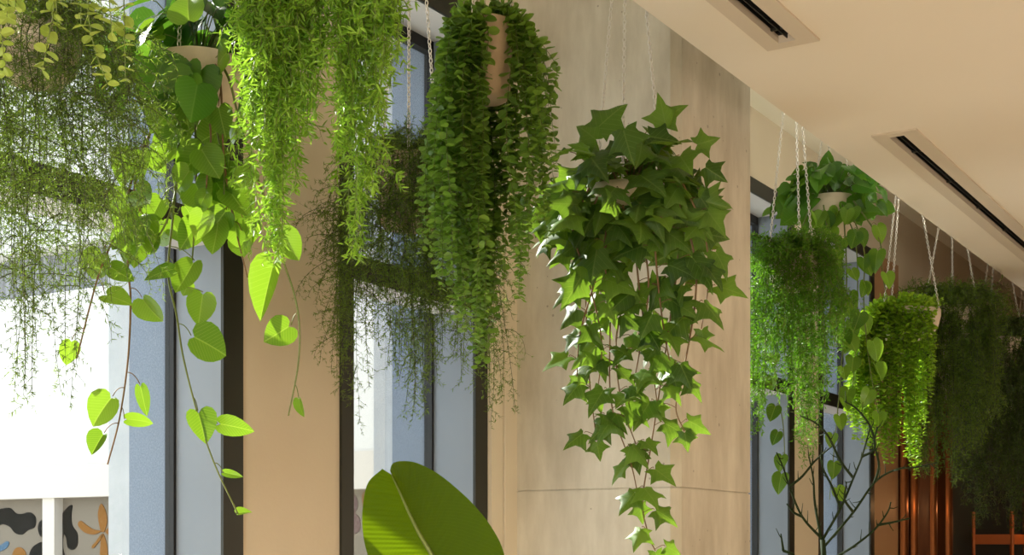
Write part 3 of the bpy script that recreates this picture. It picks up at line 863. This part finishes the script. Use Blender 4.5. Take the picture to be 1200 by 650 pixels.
for P, gp in iv:
    Q = catmull([pt(x, y, t - .17 + rng.normal(0, .02)) for x, y in P])
    W, L = resample(Q, .008)
    bs, bl = MB(), MB()
    stem_with(bs, Q, .0042, .002, 0, 6)
    st = max(3, int(gp / FPX * t / .008)); k = 4; sd = 1
    while k < len(W):
        sd = -sd
        f = k / len(W)
        d = nrm(RT * sd * rng.uniform(.3, 1) - FW * rng.uniform(-.2, .8))
        a = W[k] + d * rng.uniform(.02, .05) + UP * .01
        A = nrm(d * .7 - UP * rng.uniform(.2, 1.0)); N = nrm(-FW * .7 + UP * .55 + d * .4 + rng.normal(0, .25, 3))
        bl.inst(ivies[rng.integers(0, 4)], a[None], A, N, rng.uniform(.105, .155) * (1 - .25 * f), 1.0)
        bs.tube(bez(W[k], W[k] + d * .02 + UP * .012, a + UP * .01, a, 5), .0013, 4)
        k += int(st * rng.uniform(.8, 1.5))
    a = W[-1]; bl.inst(ivies[0], a[None], nrm(-UP + RT * .2), -FW, .075, 1.)
    o = bs.build('vine', M['stem_brown'], e, smooth=True); bl.build('leaves', M['ivy'], o, smooth=True)

# --- H: feathery plant just right of the column
t = 6.85
e, c, base = pot_plant('hanging_fern', 'feathery bright green plant hanging just beyond the right edge of the concrete column', 930, 300, t, .13, .17, 'pot', 'bowl', .1, G1)
fern_plant(e, c, t, .13, [(872, 420), (885, 520), (893, 500), (905, 430), (925, 470), (945, 545), (960, 520), (975, 440), (992, 400)], 74, M['plume'], 130, .14, 'stem_green', .12,
           gap=.02, blen=.075, need=.022, nw=1.3, nsp=.0075, stemr=.0014, T=WIL, sub=3, sublen=.14, short=.6, front=.75, dmax=.2)
# --- I: far pothos
t = 7.8
e, c, base = pot_plant('hanging_pothos', 'leafy pothos in a cream pot hanging high beyond the column, its vines reaching low', 974, 232, t, .13, .225, 'pot', 'bowl', .5, G1)
bs, bl = MB(), MB()
crown(bl, c - UP * .03, .28, .24, 130, hearts, .125, 1., .3, bs, -.1, .13)
explicit(bl, [(965, 248, 964, 278), (990, 235, 1012, 262), (985, 225, 1010, 215), (955, 235, 928, 225), (945, 245, 915, 262), (1000, 250, 1030, 245), (1000, 215, 1028, 222)], t - .16, hearts, .04, .4, 1.1)
o = bs.build('leaf_stalks', M['stem_green'], e, smooth=True); bl.build('leaves', M['pothos_mid'], o, smooth=True)
for P in ([(985, 238), (1002, 280), (1005, 340), (1003, 400), (998, 470)], [(992, 238), (1012, 290), (1012, 350), (1018, 420), (1030, 490)], 
          [(1000, 235), (1030, 280), (1034, 320), (1040, 350)], [(965, 240), (975, 300), (985, 350), (975, 400)], [(988, 240), (992, 330), (985, 440), (978, 520), (972, 585)], [(950, 240), (930, 300), (908, 420), (918, 500), (920, 560)]):
    Q = catmull([pt(x, y, t - .2 + rng.normal(0, .02)) for x, y in P]); W, L = resample(Q, .01)
    bs, bl = MB(), MB(); stem_with(bs, Q, .0045, .0025, 0, 5)
    k = 4
    while k < len(W):
        d = nrm(RT * rng.uniform(-1, 1) - FW * rng.uniform(0, 1)); a = W[k] + d * .03
        bl.inst(hearts[rng.integers(0, 5)], a[None], nrm(d * .5 - UP), nrm(-FW + d * .5 + rng.normal(0, .3, 3)), rng.uniform(.08, .125), 1.)
        bs.tube([W[k], (W[k] + a) / 2 + UP * .012, a], .0014, 4)
        k += int(rng.uniform(9, 18))
    o = bs.build('vine', M['stem_green'], e, smooth=True); bl.build('leaves', M['pothos'], o, smooth=True)
# --- J: small round leaves, bright below
t = 8.4
e, c, base = pot_plant('hanging_vine', 'small-leaved lime trailer spilling from a shallow pale bowl, third beyond the concrete column', 1060, 365, t, .21, .17, 'pot', 'bowl', .7, G1)
strand_plant(e, c, t, .21, [(992, 490), (1005, 515), (1025, 530), (1045, 545), (1060, 520), (1075, 560), (1085, 500), (1095, 430)], 95, M['button_lime'], M['stem_green'], ovals, .019, .033, 1.05, True, .85, .5, .85, .24, .0015, 80, .06)
# --- K, L, M: darker ferns down the row
t = 9.3
e, c, base = pot_plant('hanging_fern', 'olive fern with long limp fronds, fourth hanging plant beyond the column', 1115, 362, t, .2, .2, 'pot', 'bowl', .2, G1)
fern_plant(e, c, t, .2, [(1062, 520), (1080, 550), (1095, 560), (1112, 570), (1130, 560), (1150, 520), (1170, 480)], 95, M['fern'], 120, .26, 'stem_fern', .16,
           gap=.026, blen=.10, need=.028, nw=1.1, nsp=.010, stemr=.0018, T=WIL, sub=3, sublen=.2, short=.6, front=.75, dmax=.26)
t = 10.5
e, c, base = pot_plant('hanging_fern', 'dark drooping fern hanging near the right end of the row', 1168, 398, t, .2, .2, 'pot', 'bowl', .5, G1)
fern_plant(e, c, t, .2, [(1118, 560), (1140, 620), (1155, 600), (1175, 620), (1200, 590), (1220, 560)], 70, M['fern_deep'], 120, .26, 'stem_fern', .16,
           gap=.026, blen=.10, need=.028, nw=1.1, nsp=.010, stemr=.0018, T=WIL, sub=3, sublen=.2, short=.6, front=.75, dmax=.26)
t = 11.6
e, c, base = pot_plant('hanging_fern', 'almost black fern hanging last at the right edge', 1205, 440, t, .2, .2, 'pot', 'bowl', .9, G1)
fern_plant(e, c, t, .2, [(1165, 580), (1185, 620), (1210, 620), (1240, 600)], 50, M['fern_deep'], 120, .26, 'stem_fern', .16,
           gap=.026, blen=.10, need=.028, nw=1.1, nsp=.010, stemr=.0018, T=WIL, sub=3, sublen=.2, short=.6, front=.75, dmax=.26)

# ------------------------------------------------------------------ floor plants
# banana-like plant whose one big leaf rises into the picture
t = 3.25
mid = np.array([(459, 556), (468, 575), (480, 602), (492, 626), (505, 648), (522, 680), (545, 725), (575, 790)], float)
lef = np.array([(448, 549), (431, 566), (425, 595), (425, 621), (430, 647), (446, 690), (490, 745), (573, 790)], float)
rig = np.array([(457, 551), (460, 543), (470, 540), (488, 542), (512, 554), (534, 571), (556, 592), (577, 619), (591, 650), (600, 710), (578, 790)], float)


def cat2(P, n):
    P3 = np.concatenate([P, np.zeros((len(P), 1))], 1)
    q = catmull(P3, 14); idx = np.linspace(0, len(q) - 1, n)
    return np.stack([np.interp(idx, np.arange(len(q)), q[:, i]) for i in range(2)], 1)


root = pt(585, 645, t); root[2] = 0
e = empty('banana_plant', root, 'broad-leaved banana plant raising one big ribbed leaf at the bottom before the second window', 'potted plant')
b = MB()
b.lathe([(0, 0), (.17, 0), (.18, .02), (.21, .36), (.22, .38), (.20, .38), (.195, .33), (0, .33)], root); p = b.build('planter', M['pot'], e, smooth=True)
b = MB(); b.lathe([(.196, .331), (.1, .345), (.001, .35)], root, 24); b.build('soil', M['soil'], p, smooth=True)
nr, nc = 150, 15
md, le, ri = cat2(mid, nr), cat2(lef, nr), cat2(rig, nr)
# the two halves of the leaf part a little at the tip
for half, edge in (('leaf_half', le), ('leaf_half', ri)):
    s = -1 if edge is le else 1
    V = np.zeros((nr, nc, 3)); UVv = np.zeros((nr, nc, 2))
    for i in range(nr):
        for j in range(nc):
            k = j / (nc - 1)
            a = md[i] * (1 - k) + edge[i] * k
            # side veins run slightly forward
            rib = .0010 * math.sin(i * 1.3 + k * 3.0 * s) * min(1, k * 4) * (1 - .5 * k)
            cupd = (-.012 if s < 0 else -.03) * math.sin(k * PI * .5) + .10 * (1 - i / nr) ** 2
            V[i, j] = pt(a[0], a[1], t + cupd + rib); UVv[i, j] = (s * k * .5, i / nr)
    F = np.array([(i * nc + j, (i + 1) * nc + j, (i + 1) * nc + j + 1, i * nc + j + 1) for i in range(nr - 1) for j in range(nc - 1)])
    b = MB(); b.add(V.reshape(-1, 3), F, UVv.reshape(-1, 2)); b.build(half, M['banana'], e, smooth=True)
b = MB()
P = [pt(x, y, t + .10 * (1 - i / nr) ** 2 - .003) for i, (x, y) in enumerate(md)]
P += [pt(580, 810, t)] 
Q = bez(P[-1], P[-1] - UP * .1, root + UP * .6, root + UP * .33, 14)
P = np.array(list(P[::6]) + list(Q[1:]))
b.tube(P, np.linspace(.0022, .012, len(P)), 8); b.build('midrib', M['stem_green'], e, smooth=True)

# pencil-twig plant, low right
t = 6.4
root = pt(966, 645, t); root[2] = 0
e = empty('twig_plant', root, 'bare green forked twig plant rising at the bottom beyond the column', 'potted plant')
b = MB()
b.lathe([(0, 0), (.15, 0), (.16, .02), (.19, .34), (.20, .36), (.18, .36), (.175, .31), (0, .31)], root); p = b.build('planter', M['pot'], e, smooth=True)
b = MB(); b.lathe([(.176, .311), (.1, .325), (.001, .33)], root, 24); b.build('soil', M['soil'], p, smooth=True)
b = MB(); b.tube([root + UP * .31, root + UP * .7, pt(966, 660, t), pt(964, 632, t)], [.02, .017, .013, .012], 8)
tr = b.build('trunk', M['twig'], e, smooth=True)
tw = [[(964, 632), (940, 605), (925, 570), (918, 548), (910, 530)], [(964, 632), (985, 595), (1000, 560), (1010, 535), (1020, 500)], [(962, 630), (955, 590), (953, 560), (948, 535)], [(966, 640), (1000, 600), (1025, 565), (1050, 550), (1075, 547), (1098, 542)],
      [(975, 655), (1000, 640), (1025, 620), (1040, 600), (1044, 588)], [(1028, 615), (1045, 612), (1066, 607)], [(925, 570), (940, 558), (955, 540), (972, 525)], [(985, 595), (975, 570), (965, 550), (962, 535)], [(1000, 560), (985, 540), (970, 510), (955, 495), (940, 488)],
      [(1010, 535), (1025, 525), (1020, 500), (1005, 480), (990, 470)], [(1025, 565), (1030, 545), (1025, 520), (1028, 500)], [(918, 645), (930, 650), (940, 665)], [(918, 645), (915, 625)], [(1000, 600), (990, 585), (992, 565)], [(940, 605), (930, 600), (922, 590)]]
for q in tw:
    dz = rng.normal(0, .04)
    P = catmull([pt(x, y, t + dz * i) for i, (x, y) in enumerate(q)], 6)
    b = MB(); b.tube(P, np.linspace(.0068, .0032, len(P)), 6)
    W, L = resample(P, .01)
    for k in range(5, len(W), 5):
        d = nrm(rng.normal(size=3) + UP * .4 + nrm(W[-1] - W[0]))
        b.tube([W[k], W[k] + d * .02, W[k] + d * rng.uniform(.03, .055) + UP * .008], [.0028, .0022, .0012], 5)
    b.build('twig', M['twig'], e, smooth=True)

# ------------------------------------------------------------------ dim far end
def pilaster(x0, x1, label, m):
    e = empty('pilaster', ((x0 + x1) / 2, YW, 0), label, 'wall panel', 'copper-edged wall panels at the dim end')
    b = MB(); b.box((x0, YW - .02, 0), (x1, YW + .075, HC + 1.29)); b.build('panel', m, e)
    for x in (x0, x1):
        an = np.linspace(0, PI, 9); n = 9
        ring = [(x - math.cos(a) * .055, YW - .02 - math.sin(a) * .045) for a in an]
        V = [(u, v, 0.0) for u, v in ring] + [(u, v, HC + 1.29) for u, v in ring]
        b = MB(); b.add(V, np.array([(i, i + 1, n + i + 1, n + i) for i in range(n - 1)])); b.build('edge_trim', M['copper'], e, smooth=True)


pilaster(11.35, 11.93, 'reddish wood wall panel with glowing copper edges at the dim end', M['wood_red'])
pilaster(12.43, 12.44, 'slim copper strip on the dark wall right of the reddish panel', M['copper'])
pilaster(11.06, 11.065, 'slim copper strip beside the tan pier', M['copper'])
# orange open metal frame at the far right
fp = pt(1163, 640, 12.9)
e = empty('shelf_frame', (fp[0], fp[1], 0), 'orange metal shelf frame in the dark at the bottom right corner', 'shelf')
pl, pr = pt(1141, 640, 12.9), pt(1185, 640, 13.8)
dv = nrm((pr - pl) * np.array([1, 1, 0])); pv = np.array([dv[1], -dv[0], 0])


def bar(b, a, c, w):
    a = np.asarray(a, float); c = np.asarray(c, float); b.tube([a, a * .5 + c * .5, c], w, 4)


for base0 in (pl, pr, pl + pv * .35, pr + pv * .35):
    b = MB(); bar(b, (base0[0], base0[1], 0), (base0[0], base0[1], HC + .36), .016); b.build('post', M['orange_metal'], e)
for z in (HC + .06, HC - .5, HC - 1.05):
    b = MB()
    a, c = pl.copy(), pr.copy(); V = []
    for zz in (z, z + .09):
        V += [(a[0], a[1], zz), (c[0], c[1], zz), (c[0] + pv[0] * .35, c[1] + pv[1] * .35, zz), (a[0] + pv[0] * .35, a[1] + pv[1] * .35, zz)]
    b.add(V, [(0, 3, 2, 1), (4, 5, 6, 7), (0, 1, 5, 4), (1, 2, 6, 5), (2, 3, 7, 6), (3, 0, 4, 7)]); b.build('shelf', M['orange_metal'], e)

# ------------------------------------------------------------------ light
w = bpy.data.worlds.new('sky'); S.world = w; w.use_nodes = True
bg = w.node_tree.nodes['Background']; bg.inputs['Color'].default_value = (.86, .93, 1.0, 1); bg.inputs['Strength'].default_value = 3.0


def light(kind, name, loc, energy, col, size=.2, rot=None):
    d = bpy.data.lights.new(name, kind); d.energy = energy; d.color = col
    if kind == 'SUN':
        d.angle = size
    else:
        d.shadow_soft_size = size
    o = bpy.data.objects.new(name, d); COL.objects.link(o); o.location = loc
    if rot is not None:
        o.rotation_euler = rot
    return o


sd = Vector((-.19, -1, -.66)).normalized()
light('SUN', 'sun', (4, 10, 8), 13.0, (1, .95, .86), .01, sd.to_track_quat('-Z', 'Y').to_euler())
for i, (x, y, z, en) in enumerate([(-.9, 1.3, 1.7, 280), (4.2, -2.2, 1.7, 60), (8.6, -2.0, 1.05, 95)]):  # added fill points that brighten column, walls and ceiling; no fittings behind them
    light('POINT', 'room_fill', (x, y, z), en, (1, .95, .86) if i == 0 else (1, .84, .66), .35)
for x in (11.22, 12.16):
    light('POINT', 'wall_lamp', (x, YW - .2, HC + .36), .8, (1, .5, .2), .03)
d = bpy.data.lights.new('cove_fill', 'AREA'); d.shape = 'RECTANGLE'; d.size = 3.0; d.size_y = .04; d.energy = 7; d.color = (1, .95, .8)  # added fill light that brightens the upper ceiling recess; no fitting modelled
o = bpy.data.objects.new('cove_fill', d); COL.objects.link(o); o.location = (7.8, 2.15, ZS + .16); o.rotation_euler = (PI - .5, 0, 0)
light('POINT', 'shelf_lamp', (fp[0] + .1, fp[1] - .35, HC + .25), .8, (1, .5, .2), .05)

# ------------------------------------------------------------------ camera
cd = bpy.data.cameras.new('camera'); cam = bpy.data.objects.new('camera', cd); COL.objects.link(cam)
cd.sensor_fit = 'HORIZONTAL'; cd.sensor_width = 36; cd.lens = 36 * FPX / 1200
cd.shift_y = (645 - 325) / 1200
cam.location = (0, 0, HC)
cam.rotation_euler = Vector((FW[0], FW[1], 0)).to_track_quat('-Z', 'Y').to_euler()
cd.clip_start = .02; cd.clip_end = 200
S.camera = cam
S.view_settings.view_transform = 'Standard'; S.view_settings.look = 'None'; S.view_settings.gamma = 1
S.view_settings.exposure = 0; S.view_settings.use_curve_mapping = False
S.cycles.max_bounces = 10; S.cycles.diffuse_bounces = 5; S.cycles.transparent_max_bounces = 16
S.cycles.sample_clamp_indirect = 6
